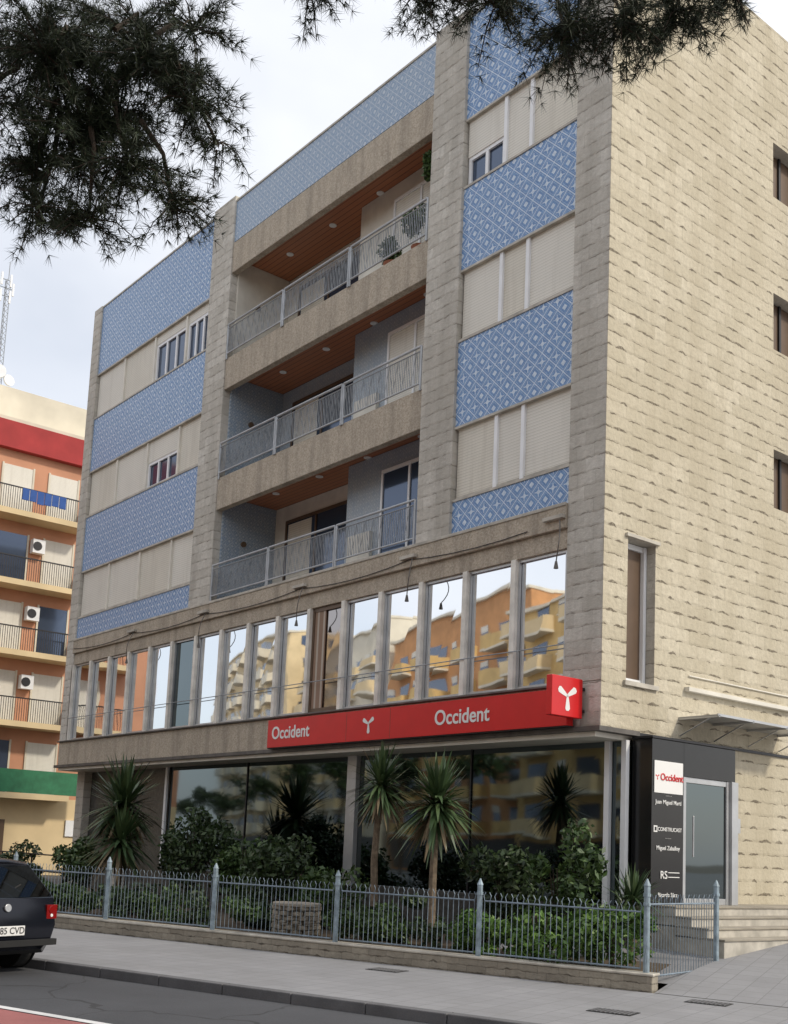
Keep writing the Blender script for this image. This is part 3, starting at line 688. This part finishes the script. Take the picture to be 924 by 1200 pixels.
# ---------------------------------------------------------------- buildings opposite (seen in the window reflections)
M['opp1']=simple('ochre_brick',(.62,.43,.18),.85,0,.15,.8); M['opp2']=simple('orange_brick',(.55,.28,.12),.85,0,.15,.8)
def opp(s0,s1,n1,h,mk,mb2,dep=14,ph=0):
    E=empty('apartment_building'); b=MB()
    b.box(s0,s1,n1-dep,n1,-.1,h,mk); b.box(s0-.1,s1+.1,n1-dep-.1,n1+.25,h,h+.25,'creamr')
    nf=int((h-3.4)/3)
    b.box(s0+.5,s1-.5,n1+.001,n1+.03,.2,2.9,'dark')
    for k in range(nf+1):
        z=3.4+3*k
        if z+2>h: break
        x=s0+1.2; j=0
        while x<s1-3:
            if (j+ph)%2==0:
                b.box(x,x+4.2,n1,n1+1.3,z-.2,z,'creamr'); b.box(x,x+4.2,n1+1.2,n1+1.3,z,z+1.0,mb2); b.box(x+.6,x+3.4,n1+.002,n1+.04,z+.02,z+2.2,'glassu')
                b.box(x,x+.1,n1,n1+1.2,z,z+1,mb2); b.box(x+4.1,x+4.2,n1,n1+1.2,z,z+1,mb2)
                x+=5.0
            else:
                b.box(x,x+1.4,n1+.002,n1+.04,z+.9,z+2.2,'glassu'); b.box(x-.1,x+1.5,n1,n1+.12,z+.8,z+.898,'creamr'); b.box(x,x+1.4,n1+.041,n1+.05,z+1.7,z+2.2,'shutter'); x+=2.4
            j+=1
    for k in range(nf+1):
        z=3.4+3*k
        if z+2>h: break
        for y in (n1-3.5,n1-8,n1-11.5): b.box(s1+.002,s1+.04,y,y+1.5,z+.8,z+2.1,'glassu')
    o=b.make('walls_and_balconies',E); o.matrix_world=ST
opp(-62,-42,-24,20.5,'opp1','yellowr'); opp(-92,-63,-25,23,'opp2','opp1',ph=1); opp(-125,-93,-24,26,'creamr','yellowr'); opp(-170,-127,-22,30,'yellowr','creamr',ph=1)
opp(-40,-20,-26,12.5,'creamr','opp2'); opp(-17,12,-26,16,'opp2','yellowr'); opp(14,46,-26,16,'creamr','opp1',ph=1)
opp(-110,-62,18,14,'creamr','yellowr')
dt=MB(); 
for i in range(9):
    p=SP(-48-13*i,-13.5+random.uniform(-.5,.5)); h=5+random.random()*2
    dt.tube([p,p+Vector((0,0,h))],.16,'bark',6,.1)
    leaves(dt,p+Vector((0,0,h+1.3)),(2.6,2.6,2.1),700,.28,'leafdark')
dt.make('distant_street_trees')
# ---------------------------------------------------------------- car
def car():
    root=empty('parked_car')
    M['carpaint']=simple('dark_car_paint',(.014,.016,.024),.16,.4,.05); M['rubber']=simple('rubber',(.015,.015,.015),.8)
    M['tail']=simple('tail_lamp_red',(.22,.005,.005),.15,0,.1); M['cglass']=mirror_glass('car_glass',(.06,.07,.08),.03,.02)
    Lr=[
     [(.10,.66,.30),(.0,.72,.45),(-.02,.76,.62),(.05,.76,.96),(.34,.56,1.36),(.30,.2,1.40)],
     [(.22,.80,.24),(.14,.85,.42),(.12,.865,.62),(.16,.83,.97),(.46,.60,1.40),(.44,.22,1.44)],
     [(.85,.84,.20),(.80,.868,.42),(.80,.87,.65),(.80,.84,.97),(.95,.62,1.43),(.95,.24,1.47)],
     [(1.7,.84,.20),(1.7,.868,.42),(1.7,.87,.65),(1.7,.84,.95),(1.7,.63,1.44),(1.7,.24,1.48)],
     [(2.5,.84,.20),(2.5,.868,.42),(2.5,.87,.65),(2.5,.84,.93),(2.25,.62,1.41),(2.25,.24,1.45)],
     [(3.1,.84,.20),(3.1,.868,.42),(3.1,.87,.65),(3.1,.82,.92),(2.95,.66,1.02),(2.95,.24,1.06)],
     [(3.85,.80,.22),(3.85,.84,.42),(3.85,.84,.62),(3.8,.76,.82),(3.75,.6,.88),(3.75,.22,.91)],
     [(4.12,.62,.26),(4.18,.66,.42),(4.18,.66,.58),(4.08,.62,.76),(4.02,.5,.80),(4.02,.2,.82)]]
    b=MB(); vs=[];
    for r_ in Lr:
        for p in r_: vs.append((-p[0],-p[1],p[2]))
        for p in reversed(r_): vs.append((-p[0],p[1],p[2]))
    n=12
    def addf(idx,k): b.f.append(tuple(idx)); b.m.append(b.mi(k))
    b.v=vs
    for i in range(len(Lr)-1):
        for j in range(n-1):
            k='carpaint'
            if j in (3,7) and 1<=i<=4: k='cglass'
            if i==4 and j in (4,5,6): k='cglass'
            addf((i*n+j,(i+1)*n+j,(i+1)*n+j+1,i*n+j+1),k)
        addf((i*n+11,(i+1)*n+11,(i+1)*n,i*n),'rubber')
    for lev in range(5):
        a,c_=lev,lev+1; addf((a,c_,11-c_,11-a),'cglass' if lev==3 else 'carpaint')
        o=(len(Lr)-1)*n; addf((o+a,o+11-a,o+11-c_,o+c_),'carpaint')
    ob=b.make('body',root,0,True)
    m=ob.modifiers.new('bv','BEVEL'); m.width=.03; m.segments=3; m.limit_method='ANGLE'; m.angle_limit=math.radians(20)
    d=MB()
    for x in (.78,3.35):
        for sd in (-1,1):
            d.disc((-x,sd*.78,.315),(0,1,0),.315,.2,'rubber',28); d.disc((-x,sd*.885,.315),(0,1,0),.20,.02,'alu',20); d.disc((-x,sd*.876,.36),(0,1,0),.37,.012,'rubber',28)
            for a in range(5):
                t=a*2*math.pi/5; d.box(-x-.02+.1*math.cos(t),-x+.02+.1*math.cos(t),sd*.9-.008,sd*.9+.008,.315+.1*math.sin(t)-.04,.315+.1*math.sin(t)+.04,'dark')
    for sd in (-1,1):
        y0,y1=sorted((sd*.62,sd*.79)); d.box(-.16,.006,y0,y1,.69,.87,'tail'); d.disc((.008,sd*.70,.81),(1,0,0),.05,.01,'tail',16); d.disc((.010,sd*.70,.735),(1,0,0),.022,.01,'lamp',14)
        y0,y1=sorted((sd*.86,sd*1.02)); d.box(-2.62,-2.5,y0,y1,.92,1.05,'carpaint'); y0,y1=sorted((sd*.4,sd*.62)); d.box(-4.16,-4.05,y0,y1,.58,.72,'lamp')
    d.box(.01,.035,-.26,.26,.50,.62,'lamp'); d.box(-.04,.03,-.80,.80,.36,.44,'rubber'); d.disc((-.01,0,.84),(1,0,.1),.05,.03,'alu',18); d.box(-.32,-.3,-.02,.02,1.42,1.5,'rubber')
    d.tube([(-.12,0,1.0),(-.16,.3,1.12)],.012,'rubber',5)
    ob=d.make('wheels_lamps_and_trim',root,.008)
    t=text('5785 CVD',.115,(.037,-.245,.525),(math.pi/2,0,math.pi/2),'dark',root,'number_plate_text',.001)
    root.matrix_world=ST@Matrix.Translation((-3.74,-1.06,-.12))
car()
# ---------------------------------------------------------------- world / light
sund=Vector((.80,.42,.75)).normalized(); el=math.asin(sund.z); az=math.atan2(sund.x,sund.y)
wd=bpy.data.worlds.new('World'); sc.world=wd; wd.use_nodes=True; nt=wd.node_tree; bg=nt.nodes['Background']
sky=N(nt,'ShaderNodeTexSky',sky_type='NISHITA'); sky.sun_disc=False; sky.sun_elevation=el; sky.sun_rotation=az; sky.air_density=1.0; sky.dust_density=2.5; sky.ozone_density=1
tc=N(nt,'ShaderNodeTexCoord'); mp=N(nt,'ShaderNodeMapping'); mp.inputs['Scale'].default_value=(1,1,2.2); L(nt,tc.outputs['Generated'],mp.inputs['Vector'])
cf=noise(nt,mp.outputs[0],1.5,5,.5,.3)
cm=ramp(nt,cf,[(.34,(.55,.55,.55)),(.60,(.93,.93,.93))])
L(nt,mixc(nt,cm,sky.outputs[0],(7.7,7.85,8.2)),bg.inputs[0]); bg.inputs[1].default_value=.148
sl=bpy.data.lights.new('sun','SUN'); sl.energy=2.3; sl.angle=math.radians(5); sl.color=(1,.91,.76)
so=bpy.data.objects.new('sun',sl); COL.objects.link(so); so.rotation_euler=sund.to_track_quat('Z','Y').to_euler(); so.location=(30,10,40)
# ---------------------------------------------------------------- camera
cd=bpy.data.cameras.new('camera'); co=bpy.data.objects.new('camera',cd); COL.objects.link(co); sc.camera=co
cd.sensor_fit='HORIZONTAL'; cd.sensor_width=36; cd.lens=1317.3/924*36; cd.shift_x=17.5/924; cd.shift_y=218.7/924; cd.clip_end=3000; cd.clip_start=.1
co.matrix_world=Matrix.Translation((11.2914,-13.3619,1.65))@Matrix.Rotation(.8983,4,'Z')@Matrix.Rotation(math.pi/2+.1334,4,'X')@Matrix.Rotation(.0453,4,'Z')
sc.view_settings.view_transform='Standard'; sc.view_settings.look='None'; sc.view_settings.exposure=0
